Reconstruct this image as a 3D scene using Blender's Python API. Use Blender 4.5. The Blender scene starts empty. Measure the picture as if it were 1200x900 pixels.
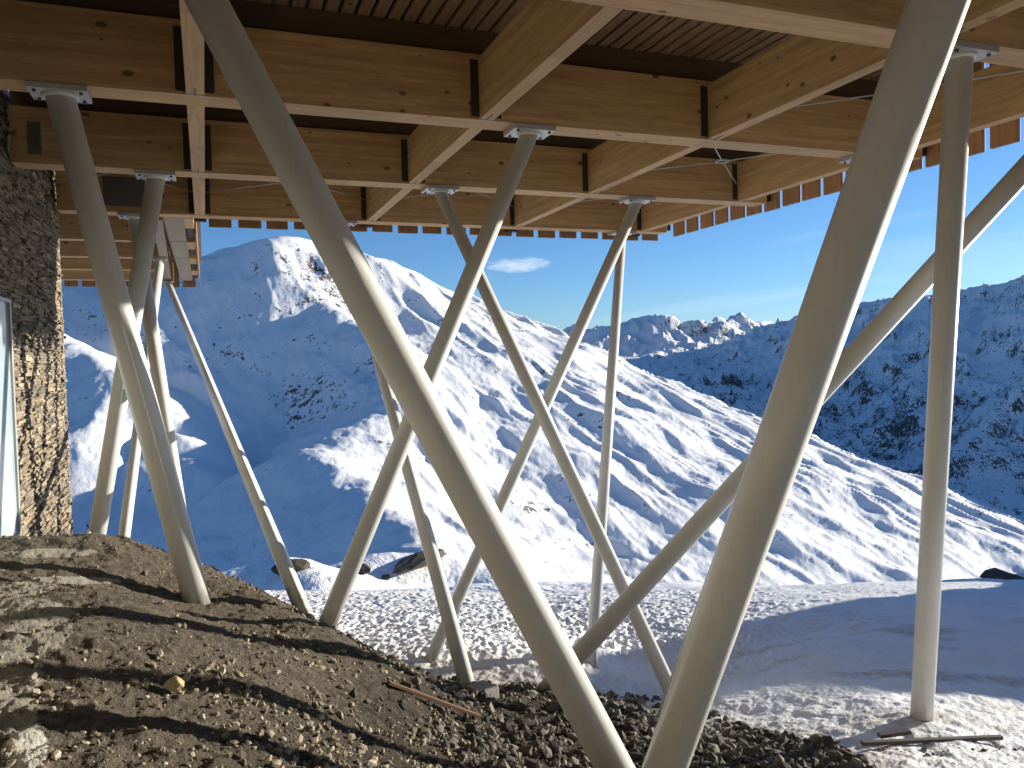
import bpy, math, random
import numpy as np
random.seed(7); rng = np.random.default_rng(11)
U = 2.5                       # metres per survey unit (soffit of the terrace is one unit above the eye)
F = 936.478
R = np.array([[0.933436764913491, 0.036294348081824405, -0.35690128355772477],
              [-0.35777136813141, 0.02104762287506065, -0.9335719820756664],
              [-0.026371462856944895, 0.9991194712688891, 0.03263170357428774]])
FW = np.array([0.35722, 0.93403, 0.0]); RT = np.array([0.93403, -0.35722, 0.0])
def ray(px, py): return R @ np.array([px - 600.0, 450.0 - py, -F])
def onz(px, py, z=1.0): r = ray(px, py); return r * z / r[2]
def atv(px, py, v): r = ray(px, py); return r * v / (r @ FW)
def uvz(px, py, v): P = atv(px, py, v); return (P @ RT, P @ FW, P[2])

scene = bpy.context.scene
COL = scene.collection
# ------------------------------------------------------------------ materials
def new_mat(name):
    m = bpy.data.materials.new(name); m.use_nodes = True
    nt = m.node_tree; b = nt.nodes['Principled BSDF']
    return m, nt, b
def N(nt, t, **k):
    n = nt.nodes.new(t)
    for a, v in k.items():
        if a in ('operation', 'data_type', 'blend_type', 'noise_dimensions', 'feature', 'attribute_name', 'distance', 'vector_type', 'noise_type', 'normalize'): setattr(n, a, v)
        else: n.inputs[a].default_value = v
    return n
def L(nt, a, b): nt.links.new(a, b)
def ramp(nt, fac, stops, interp='LINEAR'):
    r = nt.nodes.new('ShaderNodeValToRGB'); cr = r.color_ramp; cr.interpolation = interp
    while len(cr.elements) > 1: cr.elements.remove(cr.elements[-1])
    cr.elements[0].position = stops[0][0]; cr.elements[0].color = (*stops[0][1], 1)
    for p, c in stops[1:]:
        e = cr.elements.new(p); e.color = (*c, 1)
    L(nt, fac, r.inputs[0]); return r.outputs[0]
def coords(nt, scale=(1, 1, 1), rot=(0, 0, 0)):
    t = nt.nodes.new('ShaderNodeTexCoord'); m = nt.nodes.new('ShaderNodeMapping')
    m.inputs['Scale'].default_value = scale; m.inputs['Rotation'].default_value = rot
    L(nt, t.outputs['Object'], m.inputs[0]); return m.outputs[0]
def noise(nt, vec, scale, detail=4, rough=.55, dist=0.0):
    n = nt.nodes.new('ShaderNodeTexNoise'); n.inputs['Scale'].default_value = scale
    n.inputs['Detail'].default_value = detail; n.inputs['Roughness'].default_value = rough; n.inputs['Distortion'].default_value = dist
    L(nt, vec, n.inputs['Vector']); return n.outputs['Fac']
def mixc(nt, fac, a, b, mode='MIX'):
    m = nt.nodes.new('ShaderNodeMix'); m.data_type = 'RGBA'; m.blend_type = mode
    for s, v in ((m.inputs[0], fac), (m.inputs[6], a), (m.inputs[7], b)):
        if isinstance(v, (int, float)): s.default_value = v
        elif isinstance(v, tuple): s.default_value = (*v, 1)
        else: L(nt, v, s)
    return m.outputs[2]
def math_(nt, op, a, b=0.0, c=None):
    m = nt.nodes.new('ShaderNodeMath'); m.operation = op
    for i, v in enumerate((a, b) if c is None else (a, b, c)):
        if isinstance(v, (int, float)): m.inputs[i].default_value = v
        else: L(nt, v, m.inputs[i])
    return m.outputs[0]
def bump(nt, b, h, strength, dist):
    n = nt.nodes.new('ShaderNodeBump'); n.inputs['Strength'].default_value = strength; n.inputs['Distance'].default_value = dist
    L(nt, h, n.inputs['Height']); L(nt, n.outputs[0], b.inputs['Normal']); return n

def wood(name, axis, light, dark, grain=1.0, knots=True, lam=True, rough=.62):
    m, nt, b = new_mat(name)
    # stretched along the grain
    st = [9.0, 9.0, 9.0]; st[axis] = .55
    v = coords(nt, tuple(s * grain for s in st))
    geo = nt.nodes.new('ShaderNodeObjectInfo')
    add = nt.nodes.new('ShaderNodeVectorMath'); add.operation = 'ADD'
    mul = nt.nodes.new('ShaderNodeVectorMath'); mul.operation = 'SCALE'; mul.inputs['Scale'].default_value = 40
    cmb = nt.nodes.new('ShaderNodeCombineXYZ')
    for i in range(3): L(nt, geo.outputs['Random'], cmb.inputs[i])
    L(nt, cmb.outputs[0], mul.inputs[0]); L(nt, v, add.inputs[0]); L(nt, mul.outputs[0], add.inputs[1])
    v = add.outputs[0]
    g = noise(nt, v, 2.2, 6, .6, .6)
    g2 = noise(nt, v, 14, 3, .6)
    mixg = math_(nt, 'ADD', math_(nt, 'MULTIPLY', g, .7), math_(nt, 'MULTIPLY', g2, .3))
    c = ramp(nt, mixg, [(.32, dark), (.5, tuple((a + d) / 2 for a, d in zip(light, dark))), (.66, light)])
    if lam:      # laminations: thin glue lines across the height, tint per lamination
        z = nt.nodes.new('ShaderNodeSeparateXYZ'); t = nt.nodes.new('ShaderNodeTexCoord'); L(nt, t.outputs['Object'], z.inputs[0])
        zz = math_(nt, 'MULTIPLY', z.outputs[2], 1 / .04)
        fl = math_(nt, 'FLOOR', zz); fr = math_(nt, 'FRACT', zz)
        wn = nt.nodes.new('ShaderNodeTexWhiteNoise'); wn.noise_dimensions = '2D'
        cb = nt.nodes.new('ShaderNodeCombineXYZ'); L(nt, fl, cb.inputs[0])
        seg = math_(nt, 'FLOOR', math_(nt, 'MULTIPLY', math_(nt, 'ADD', z.outputs[axis], math_(nt, 'MULTIPLY', fl, .83)), .55))
        L(nt, seg, cb.inputs[1]); L(nt, cb.outputs[0], wn.inputs['Vector'])
        tint = math_(nt, 'ADD', math_(nt, 'MULTIPLY', wn.outputs['Value'], .26), .87)
        ln = math_(nt, 'GREATER_THAN', fr, .965)
        tint = math_(nt, 'SUBTRACT', tint, math_(nt, 'MULTIPLY', ln, .1))
        tc = nt.nodes.new('ShaderNodeCombineColor')
        for i in range(3): L(nt, tint, tc.inputs[i])
        c = mixc(nt, 1.0, c, tc.outputs[0], 'MULTIPLY')
    if knots:
        ks = [7.0, 7.0, 7.0]; ks[axis] = 4.0
        kv = coords(nt, tuple(ks))
        vo = nt.nodes.new('ShaderNodeTexVoronoi'); vo.inputs['Scale'].default_value = 1.0; vo.inputs['Randomness'].default_value = 1
        L(nt, kv, vo.inputs['Vector'])
        sep = nt.nodes.new('ShaderNodeSeparateColor'); L(nt, vo.outputs['Color'], sep.inputs[0])
        size = math_(nt, 'MULTIPLY', math_(nt, 'GREATER_THAN', sep.outputs[0], .62), math_(nt, 'ADD', .10, math_(nt, 'MULTIPLY', sep.outputs[1], .13)))
        k = math_(nt, 'SUBTRACT', 1.0, math_(nt, 'DIVIDE', vo.outputs['Distance'], math_(nt, 'ADD', size, .0001)))
        k = math_(nt, 'MULTIPLY', math_(nt, 'MAXIMUM', k, 0), 3.0)
        k = math_(nt, 'MINIMUM', k, .9)
        c = mixc(nt, k, c, tuple(d * .28 for d in dark))
    L(nt, c, b.inputs['Base Color']); b.inputs['Roughness'].default_value = rough
    bump(nt, b, g2, .25, .002)
    return m
GL_L, GL_D = (.59, .39, .185), (.41, .243, .10)
M = {}
M['glulam_x'] = wood('glulam_x', 0, GL_L, GL_D)
M['glulam_y'] = wood('glulam_y', 1, GL_L, GL_D)
M['slat'] = wood('larch_slat', 1, (.34, .22, .12), (.17, .10, .05), lam=False, rough=.7)
M['purlin'] = wood('dark_purlin', 0, (.12, .075, .045), (.06, .04, .025), lam=False, knots=False)
M['fascia'] = wood('larch_fascia', 2, (.38, .215, .10), (.2, .11, .05), lam=False)
M['ply'] = wood('grey_ply', 1, (.34, .28, .2), (.25, .2, .15), lam=False, knots=False)

def paint(name, col, rough=.34, dirt=.12, mud=False):
    m, nt, b = new_mat(name)
    v = coords(nt)
    n1 = noise(nt, v, 1.3, 5, .6); n2 = noise(nt, v, 38, 3, .6)
    c = ramp(nt, n1, [(.3, tuple(x * (1 - dirt) for x in col)), (.62, col)])
    sp = math_(nt, 'GREATER_THAN', noise(nt, v, 55, 2, .5), .73)
    c = mixc(nt, math_(nt, 'MULTIPLY', sp, .35), c, (.3, .26, .2))
    if mud:
        t = nt.nodes.new('ShaderNodeTexCoord'); sz = nt.nodes.new('ShaderNodeSeparateXYZ'); L(nt, t.outputs['Object'], sz.inputs[0])
        mz = math_(nt, 'SUBTRACT', math_(nt, 'MULTIPLY', noise(nt, coords(nt, (1, 1, .5)), 7, 6, .7), 1.5), math_(nt, 'MULTIPLY', sz.outputs[2], 1.6))
        c = mixc(nt, ramp(nt, mz, [(.48, (0, 0, 0)), (.85, (.75, .75, .75))]), c, (.26, .21, .15))
        st = noise(nt, coords(nt, (9, 9, .35)), 3, 5, .65)
        c = mixc(nt, ramp(nt, st, [(.56, (0, 0, 0)), (.72, (.22, .22, .22))]), c, (.38, .34, .27))
    L(nt, c, b.inputs['Base Color'])
    r = math_(nt, 'ADD', math_(nt, 'MULTIPLY', n2, .12), rough - .06); L(nt, r, b.inputs['Roughness'])
    bump(nt, b, n2, .05, .001)
    return m
M['paint'] = paint('cream_paint', (.75, .745, .70), mud=True)
M['galv'] = paint('galvanised_steel', (.52, .52, .52), .42, .25); M['galv'].node_tree.nodes['Principled BSDF'].inputs['Metallic'].default_value = .35
M['steel_dark'] = paint('dark_steel', (.035, .033, .03), .5, .3)
M['bolt'] = paint('bolt_steel', (.06, .06, .06), .5, .3)
M['concrete'] = paint('concrete', (.36, .34, .3), .85, .35)
M['plate_grey'] = paint('grey_board', (.13, .125, .11), .8, .3)
m, nt, b = new_mat('glass'); b.inputs['Base Color'].default_value = (.36, .44, .47, 1); b.inputs['Roughness'].default_value = .12; b.inputs['Metallic'].default_value = 0.0
b.inputs['IOR'].default_value = 1.5
n_ = noise(nt, coords(nt), 1.5, 2); L(nt, ramp(nt, n_, [(.3, (.30, .38, .41)), (.7, (.42, .5, .52))]), b.inputs['Base Color']); M['glass'] = m

def snow_mat():
    m, nt, b = new_mat('snow')
    v = coords(nt)
    n1 = noise(nt, v, .9, 4, .6); n2 = noise(nt, v, 9, 6, .65); n3 = noise(nt, v, 55, 3, .6)
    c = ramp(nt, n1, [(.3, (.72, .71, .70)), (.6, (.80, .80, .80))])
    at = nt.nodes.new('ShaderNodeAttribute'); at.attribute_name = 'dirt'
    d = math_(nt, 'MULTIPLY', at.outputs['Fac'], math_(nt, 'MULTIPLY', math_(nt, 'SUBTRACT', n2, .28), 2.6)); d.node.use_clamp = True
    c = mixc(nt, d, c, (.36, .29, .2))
    L(nt, c, b.inputs['Base Color']); b.inputs['Roughness'].default_value = .6
    b.inputs['Specular IOR Level'].default_value = .3
    h = math_(nt, 'ADD', math_(nt, 'MULTIPLY', n2, .8), math_(nt, 'MULTIPLY', n3, .25))
    bump(nt, b, h, .8, .035)
    return m
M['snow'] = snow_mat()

def mountain_mat():
    m, nt, b = new_mat('mountain_snow_rock')
    t = nt.nodes.new('ShaderNodeTexCoord'); v = t.outputs['Object']
    geo = nt.nodes.new('ShaderNodeNewGeometry'); sp = nt.nodes.new('ShaderNodeSeparateXYZ'); L(nt, geo.outputs['Normal'], sp.inputs[0])
    at = nt.nodes.new('ShaderNodeAttribute'); at.attribute_name = 'rock'
    mpn = nt.nodes.new('ShaderNodeMapping'); mpn.inputs['Scale'].default_value = (1, 1, .5); L(nt, v, mpn.inputs[0]); v = mpn.outputs[0]
    big = noise(nt, v, .004, 5, .6)
    mid = noise(nt, v, .022, 6, .68, .8)
    fine = noise(nt, v, .11, 6, .72, .4)
    s = math_(nt, 'SUBTRACT', 1.0, sp.outputs[2])          # steepness
    k = math_(nt, 'ADD', math_(nt, 'MULTIPLY', s, 1.1), math_(nt, 'MULTIPLY', math_(nt, 'SUBTRACT', mid, .5), 1.9))
    k = math_(nt, 'ADD', k, math_(nt, 'MULTIPLY', math_(nt, 'SUBTRACT', fine, .5), 2.3))
    k = math_(nt, 'ADD', k, math_(nt, 'MULTIPLY', math_(nt, 'SUBTRACT', big, .5), 1.3))
    k = math_(nt, 'ADD', k, at.outputs['Fac'])
    f = ramp(nt, k, [(.43, (0, 0, 0)), (.52, (1, 1, 1))])
    rock = ramp(nt, fine, [(.3, (.045, .043, .045)), (.7, (.17, .15, .13))])
    snow = ramp(nt, mid, [(.3, (.80, .80, .81)), (.7, (.88, .88, .88))])
    L(nt, mixc(nt, f, snow, rock), b.inputs['Base Color']); b.inputs['Roughness'].default_value = .7
    b.inputs['Specular IOR Level'].default_value = .15
    h = math_(nt, 'ADD', math_(nt, 'MULTIPLY', mid, 1.0), math_(nt, 'MULTIPLY', fine, .35))
    bump(nt, b, h, .4, 5.0)
    return m
M['mountain'] = mountain_mat()

def dirt_mat():
    m, nt, b = new_mat('dirt')
    v = coords(nt)
    n1 = noise(nt, v, 1.1, 4, .6); n2 = noise(nt, v, 17, 6, .7); n3 = noise(nt, v, 75, 4, .7)
    c = ramp(nt, n2, [(.3, (.045, .037, .029)), (.5, (.12, .10, .075)), (.7, (.24, .205, .16))])
    c = mixc(nt, ramp(nt, n1, [(.42, (0, 0, 0)), (.62, (.75, .75, .75))]), c, (.15, .122, .09))
    pale = ramp(nt, n3, [(.6, (0, 0, 0)), (.68, (1, 1, 1))])
    c = mixc(nt, math_(nt, 'MULTIPLY', pale, .6), c, (.33, .29, .23))
    wt = nt.nodes.new('ShaderNodeAttribute'); wt.attribute_name = 'wet'
    c = mixc(nt, math_(nt, 'MULTIPLY', wt.outputs['Fac'], .8), c, mixc(nt, 1.0, c, (.38, .36, .34), 'MULTIPLY'))
    at = nt.nodes.new('ShaderNodeAttribute'); at.attribute_name = 'snow'
    e = math_(nt, 'ADD', at.outputs['Fac'], math_(nt, 'MULTIPLY', math_(nt, 'SUBTRACT', n2, .5), 1.3))
    e = ramp(nt, e, [(.45, (0, 0, 0)), (.62, (1, 1, 1))])
    sc = ramp(nt, n3, [(.3, (.27, .24, .19)), (.7, (.44, .41, .35))])
    at2 = nt.nodes.new('ShaderNodeAttribute'); at2.attribute_name = 'ice'
    sc = mixc(nt, at2.outputs['Fac'], sc, (.7, .68, .6))
    c = mixc(nt, math_(nt, 'MULTIPLY', e, .92), c, sc)
    L(nt, c, b.inputs['Base Color']); b.inputs['Roughness'].default_value = .95; b.inputs['Specular IOR Level'].default_value = .2
    bump(nt, b, math_(nt, 'ADD', n2, math_(nt, 'MULTIPLY', n3, .6)), 1.0, .045)
    return m
M['dirt'] = dirt_mat()
def stone_mat(name, cols, sc=14, hue_rand=True):
    m, nt, b = new_mat(name)
    v = coords(nt)
    geo = nt.nodes.new('ShaderNodeNewGeometry')
    n2 = noise(nt, v, sc, 5, .65)
    c1 = ramp(nt, geo.outputs['Random Per Island'], [(i / (len(cols) - 1), c) for i, c in enumerate(cols)])
    c = mixc(nt, 1.0, c1, ramp(nt, n2, [(.3, (.6, .6, .6)), (.7, (1.2, 1.18, 1.12))]), 'MULTIPLY')
    L(nt, c, b.inputs['Base Color']); b.inputs['Roughness'].default_value = .85; b.inputs['Specular IOR Level'].default_value = .25
    bump(nt, b, n2, .6, .012)
    return m
M['gravel'] = stone_mat('gravel', [(.12, .095, .065), (.24, .19, .13), (.17, .13, .09), (.33, .28, .2), (.14, .11, .08), (.45, .4, .32), (.2, .16, .11)])
M['pale_gravel'] = stone_mat('pale_gravel', [(.2, .165, .12), (.42, .37, .29), (.28, .24, .18), (.55, .5, .42), (.16, .13, .1), (.36, .31, .24), (.24, .2, .15)])
M['rubble'] = stone_mat('rubble', [(.05, .048, .043), (.11, .1, .088), (.07, .065, .058), (.19, .175, .15), (.06, .055, .05), (.27, .25, .21), (.09, .082, .07)])
M['slate'] = stone_mat('slate', [(.10, .085, .065), (.25, .20, .14), (.16, .14, .115), (.36, .29, .20), (.12, .11, .10), (.31, .25, .17), (.2, .17, .13), (.44, .37, .27)], 9)
M['pale_stone'] = stone_mat('pale_stone', [(.5, .46, .38), (.5, .46, .38)])
M['grey_stone'] = stone_mat('grey_stone', [(.2, .18, .15), (.2, .18, .15)])
M['yellow'] = stone_mat('yellow_lump', [(.45, .38, .2), (.45, .38, .2)], 60)
M['dark_rock'] = stone_mat('dark_rock', [(.09, .075, .06), (.09, .075, .06)], 3)
M['rust_wood'] = wood('rust_brown_board', 0, (.20, .105, .05), (.10, .05, .025), lam=False)
M['grey_wood'] = wood('weathered_board', 0, (.13, .1, .075), (.06, .048, .038), lam=False)

# ------------------------------------------------------------------ mesh helper
class MB:
    def __init__(s): s.v = []; s.f = []; s.sm = []
    def box(s, a, b_, rot=None, c=None):
        x0, y0, z0 = a; x1, y1, z1 = b_
        p = [(x0, y0, z0), (x1, y0, z0), (x1, y1, z0), (x0, y1, z0), (x0, y0, z1), (x1, y0, z1), (x1, y1, z1), (x0, y1, z1)]
        if rot is not None: p = [tuple(rot @ np.array(q) + np.array(c)) for q in p]
        n = len(s.v); s.v += p
        s.f += [tuple(n + i for i in q) for q in ((0, 3, 2, 1), (4, 5, 6, 7), (0, 1, 5, 4), (1, 2, 6, 5), (2, 3, 7, 6), (3, 0, 4, 7))]; s.sm += [False] * 6
        return s
    def tube(s, a, b_, r0, r1=None, seg=12, cut=None, caps=True):
        a = np.array(a, float); b_ = np.array(b_, float); r1 = r0 if r1 is None else r1
        d = (b_ - a) / np.linalg.norm(b_ - a)
        e = np.cross(d, (0, 0, 1)); 
        if np.linalg.norm(e) < 1e-4: e = np.array((1., 0, 0))
        e /= np.linalg.norm(e); g = np.cross(d, e); n = len(s.v)
        for P, r in ((a, r0), (b_, r1)):
            for i in range(seg):
                t = 2 * math.pi * i / seg; q = P + r * (math.cos(t) * e + math.sin(t) * g)
                if cut is not None: q = q + d * ((P[2] - q[2]) / d[2])      # horizontal cut
                s.v.append(tuple(q))
        for i in range(seg):
            j = (i + 1) % seg; s.f.append((n + i, n + j, n + seg + j, n + seg + i)); s.sm.append(True)
        if caps:
            s.f.append(tuple(n + i for i in range(seg))[::-1]); s.f.append(tuple(n + seg + i for i in range(seg))); s.sm += [False] * 2
        return s
    def prism(s, pts, z0, z1):
        n = len(s.v); k = len(pts); s.v += [(x, y, z0) for x, y in pts] + [(x, y, z1) for x, y in pts]
        s.f.append(tuple(n + i for i in range(k))[::-1]); s.f.append(tuple(n + k + i for i in range(k)))
        for i in range(k): j = (i + 1) % k; s.f.append((n + i, n + j, n + k + j, n + k + i))
        s.sm += [False] * (k + 2); return s
    def build(s, name, mat, parent=None, bevel=0.0, origin=None):
        V = np.array(s.v, float)
        me = bpy.data.meshes.new(name)
        o = bpy.data.objects.new(name, me); COL.objects.link(o)
        if parent is not None:
            o.parent = parent; off = np.array(parent.location)
            if parent.parent is not None: off = off + np.array(parent.parent.location)
            V = V - off
        else:
            off = np.array(origin if origin is not None else (0, 0, 0)); o.location = off; V = V - off
        if origin is not None and parent is not None:
            oo = np.array(origin) - off; o.location = oo; V = V - oo
        me.from_pydata([tuple(q) for q in V], [], s.f); me.polygons.foreach_set('use_smooth', s.sm); me.materials.append(M[mat] if isinstance(mat, str) else mat)
        me.update()
        if bevel:
            md = o.modifiers.new('Bevel', 'BEVEL'); md.width = bevel; md.segments = 2; md.limit_method = 'ANGLE'
        return o
def grid_mesh(name, P, mat, attrs=None, close=False):
    """P: (rows, cols, 3) array"""
    r, c = P.shape[:2]; me = bpy.data.meshes.new(name)
    me.vertices.add(r * c); me.vertices.foreach_set('co', P.reshape(-1).astype(np.float32))
    idx = np.arange(r * c).reshape(r, c)
    if close: idx = np.concatenate([idx, idx[:, :1]], 1)
    q = np.stack([idx[:-1, :-1], idx[:-1, 1:], idx[1:, 1:], idx[1:, :-1]], -1).reshape(-1, 4)
    me.loops.add(q.size); me.loops.foreach_set('vertex_index', q.reshape(-1).astype(np.int32))
    me.polygons.add(len(q)); me.polygons.foreach_set('loop_start', np.arange(0, q.size, 4, dtype=np.int32))
    me.update(calc_edges=True)
    me.polygons.foreach_set('use_smooth', np.ones(len(q), bool))
    for k, a in (attrs or {}).items():
        at = me.attributes.new(k, 'FLOAT', 'POINT'); at.data.foreach_set('value', a.reshape(-1).astype(np.float32))
    me.materials.append(M[mat]); me.update()
    o = bpy.data.objects.new(name, me); COL.objects.link(o); return o
def tag(o, label=None, cat=None, group=None, kind=None):
    if label: o['label'] = label
    if cat: o['category'] = cat
    if group: o['group'] = group
    if kind: o['kind'] = kind
    return o
def empty(name, loc, label, cat, group=None):
    o = bpy.data.objects.new(name, None); COL.objects.link(o); o.location = tuple(float(x) for x in loc); o.empty_display_size = .3
    return tag(o, label, cat, group)
def nm(name, o): o.name = name; return o
# ------------------------------------------------------------------ noise
_p = rng.permutation(512); _perm = np.concatenate([_p, _p]); _g = rng.normal(size=(512, 2)); _g /= np.linalg.norm(_g, axis=1)[:, None]
def perlin(x, y):
    xi = np.floor(x).astype(int); yi = np.floor(y).astype(int); xf = x - xi; yf = y - yi
    u = xf * xf * xf * (xf * (xf * 6 - 15) + 10); v = yf * yf * yf * (yf * (yf * 6 - 15) + 10)
    def gr(i, j, dx, dy):
        h = _perm[(_perm[i & 511] + j) & 511]; g = _g[h]; return g[..., 0] * dx + g[..., 1] * dy
    a = gr(xi, yi, xf, yf); b_ = gr(xi + 1, yi, xf - 1, yf); c = gr(xi, yi + 1, xf, yf - 1); d = gr(xi + 1, yi + 1, xf - 1, yf - 1)
    return (a + u * (b_ - a)) * (1 - v) + (c + u * (d - c)) * v
def fbm(x, y, oct=5, gain=.5, lac=2.03):
    s = 0; a = 1
    for i in range(oct): s = s + a * perlin(x + 17.3 * i, y - 9.1 * i); x = x * lac; y = y * lac; a *= gain
    return s
def ridged(x, y, oct=5, gain=.5, lac=2.07):
    s = 0; a = 1; w = 1
    for i in range(oct):
        n = 1 - np.abs(perlin(x + 31.7 * i, y + 5.3 * i)) * 2.0; n = n * n * w; w = np.clip(n * 1.6, 0, 1); s = s + a * n; x = x * lac; y = y * lac; a *= gain
    return s
def tps(pts, reg=1e-3):
    P = np.array(pts, float); xy = P[:, :2]; z = P[:, 2]; n = len(P)
    d2 = ((xy[:, None] - xy[None]) ** 2).sum(-1); K = .5 * d2 * np.log(d2 + 1e-12) + reg * np.eye(n)
    A = np.zeros((n + 3, n + 3)); A[:n, :n] = K; A[:n, n] = 1; A[:n, n + 1:] = xy; A[n, :n] = 1; A[n + 1:, :n] = xy.T
    w = np.linalg.solve(A, np.concatenate([z, [0, 0, 0]]))
    def f(x, y):
        x = np.asarray(x, float); y = np.asarray(y, float); o = w[n] + w[n + 1] * x + w[n + 2] * y
        for i in range(n):
            d = (x - xy[i, 0]) ** 2 + (y - xy[i, 1]) ** 2; o = o + w[i] * .5 * d * np.log(d + 1e-12)
        return o
    return f
def smooth(e0, e1, x): t = np.clip((x - e0) / (e1 - e0), 0, 1); return t * t * (3 - 2 * t)
def world(u, v, z): return np.stack([u * RT[0] + v * FW[0], u * RT[1] + v * FW[1], z], -1)

# ------------------------------------------------------------------ near ground (survey units, camera-aligned u right / v forward)
snow_pts = [uvz(*p) for p in [(505, 768, 4.57), (547, 803, 4.25), (693, 781, 4.6), (790, 826, 4.55), (1081, 842, 3.2),
    (850, 800, 4.35), (1000, 760, 4.7), (1150, 780, 4.3), (900, 850, 3.4), (1180, 850, 3.25), (1000, 900, 2.75), (1200, 900, 2.8), (800, 885, 3.1),
    (600, 740, 5.6), (1000, 735, 5.4), (1200, 735, 5.3), (400, 740, 5.5), (250, 740, 5.5), (700, 715, 7.0), (1000, 700, 7), (1200, 705, 6.6), (400, 715, 7),
    (500, 695, 9.5), (800, 692, 9.5), (1000, 684, 9.5), (1200, 679, 9.0), (300, 695, 9.5), (100, 697, 9), (1400, 690, 8), (1500, 800, 4), (1500, 900, 3)]]
snow_pts += [(-6, 6, -1.9), (-6, 10, -2.9), (8, 10, -2.7), (8, 5, -1.6), (8, 2, -1.3), (3, 1, -1.2), (0, 12, -4.0), (-5, 12, -4.0), (5, 12, -3.9), (10, 12.5, -3.8)]
snow_f = tps(snow_pts, 2e-3)
mound_pts = [uvz(*p) for p in [(0, 900, 1.3), (150, 900, 1.35), (300, 900, 1.5), (400, 900, 1.75), (500, 900, 2.1), (600, 900, 2.45), (700, 900, 2.72), (780, 900, 2.8),
    (0, 800, 1.65), (150, 800, 1.75), (300, 800, 2.0), (400, 820, 2.3), (500, 840, 2.6), (600, 852, 2.95), (700, 868, 3.0), (0, 700, 2.25), (100, 700, 2.3), (200, 720, 2.55), (300, 742, 2.65),
    (385, 738, 2.85), (450, 775, 3.2), (240, 706, 3.05), (0, 640, 3.0), (60, 630, 3.3), (110, 628, 3.35), (170, 642, 3.3), (300, 695, 3.25), (520, 803, 3.9), (600, 813, 4.0), (648, 808, 3.66), (860, 893, 2.85), (960, 905, 2.7)]]
mound_pts += [(-2.3, 4.4, -1.15), (-3.2, 4.2, -1.0), (-1.3, 4.3, -1.5), (-.6, 4.4, -1.8), (0, 4.9, -2.05), (-.5, .5, -.62), (-2, .5, -.55), (.6, .5, -.72), (.9, 1.6, -1.15), (1.8, 2.0, -1.75), (-3.2, 2.4, -.62), (-1.5, 5.6, -2.3), (-3, 6, -2.2), (.9, 4.4, -2.1), (1.6, 3.2, -1.95)]
mound_f = tps(mound_pts, 1e-3)
def mound_h(u, v): return np.where(v > 5.5, -3.0, mound_f(u, v))
def rough_dirt(u, v):
    return .020 * fbm(u * 3.1, v * 3.1, 3) + .010 * fbm(u * 13, v * 13, 6, .66) + .005 * ridged(u * 9 + 3, v * 9, 3)
def ground_z(u, v): return np.maximum(mound_h(u, v) , snow_f(u, v))

# snow field
tt = np.concatenate([np.linspace(-1.6, -.8, 60)[:-1], np.linspace(-.8, .8, 1000), np.linspace(.8, 2.6, 160)[1:]])
vv = 2.2 * (13.0 / 2.2) ** (np.linspace(0, 1, 620))
T, V = np.meshgrid(tt, vv); UU = T * V
Z = snow_f(UU, V)
prints = smooth(4.9, 5.6, V) * (1 - smooth(8.2, 9.6, V)) * (1 - .75 * smooth(1.2, 3.2, UU))
cell = perlin(UU * 9, V * 7.5) + .5 * perlin(UU * 19, V * 15)
Z = Z + prints * (-.038 * smooth(.22, .6, cell) * (.4 + .6 * smooth(-.25, .2, fbm(UU * 1.3, V * 3.1, 3))) + .012 * smooth(.2, .05, np.abs(cell - .16)))
near = (1 - smooth(4.6, 5.4, V))
Z = Z + .011 * fbm(UU * 7, V * 7, 6, .68) * (.4 + .6 * near) + .03 * fbm(UU * .9, V * .9, 3)
Z = Z + .014 * ridged(UU * 15, V * 11, 3) * smooth(4.2, 4.8, V) * (1 - smooth(6, 8, V)) * (1 - smooth(.8, 2.5, UU))
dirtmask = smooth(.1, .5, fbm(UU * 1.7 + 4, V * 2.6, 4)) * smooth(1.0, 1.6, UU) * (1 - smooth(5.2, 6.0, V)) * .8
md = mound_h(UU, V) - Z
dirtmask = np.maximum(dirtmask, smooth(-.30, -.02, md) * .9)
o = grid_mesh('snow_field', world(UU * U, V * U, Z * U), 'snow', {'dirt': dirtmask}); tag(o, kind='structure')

# dirt mound
tt = np.concatenate([np.linspace(-1.6, -.72, 120)[:-1], np.linspace(-.72, .62, 820)])
vv = .55 * (5.6 / .55) ** (np.linspace(0, 1, 620))
T, V = np.meshgrid(tt, vv); UU = T * V
Zm = mound_h(UU, V) + rough_dirt(UU, V)
Zs = snow_f(UU, V)
Zm = np.where(Zm < Zs - .12, np.minimum(Zm, Zs - .12), Zm)
Pm = world(UU * U, V * U, Zm * U)
# project to photo pixels once to place the thin snow patches that lie on the mound
def to_px(P):
    c = P @ R; return 600 + F * c[..., 0] / -c[..., 2], 450 - F * c[..., 1] / -c[..., 2]
PX, PY = to_px(Pm)
def blob(cx, cy, rx, ry, a=0):
    ca, sa = math.cos(a), math.sin(a); dx = PX - cx; dy = PY - cy
    q = ((dx * ca + dy * sa) / rx) ** 2 + ((-dx * sa + dy * ca) / ry) ** 2; return np.clip(1.35 - q, 0, 1)
sn = np.zeros_like(PX)
for bb in [(30, 715, 62, 16, .05), (45, 740, 45, 32, -.35), (20, 795, 35, 16, 0), (8, 830, 40, 34, .2), (30, 880, 28, 40, 0), (90, 680, 60, 5, .02), (12, 770, 26, 8, 0), (60, 648, 60, 6, -.02), (25, 690, 45, 9, -.1)]:
    sn = np.maximum(sn, blob(*bb))
ice = np.maximum(blob(34, 886, 30, 34, .2), blob(6, 900, 26, 26, 0))
Zm = Zm + .006 * smooth(.3, .9, ice)
Pm[..., 2] = Zm * U
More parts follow.
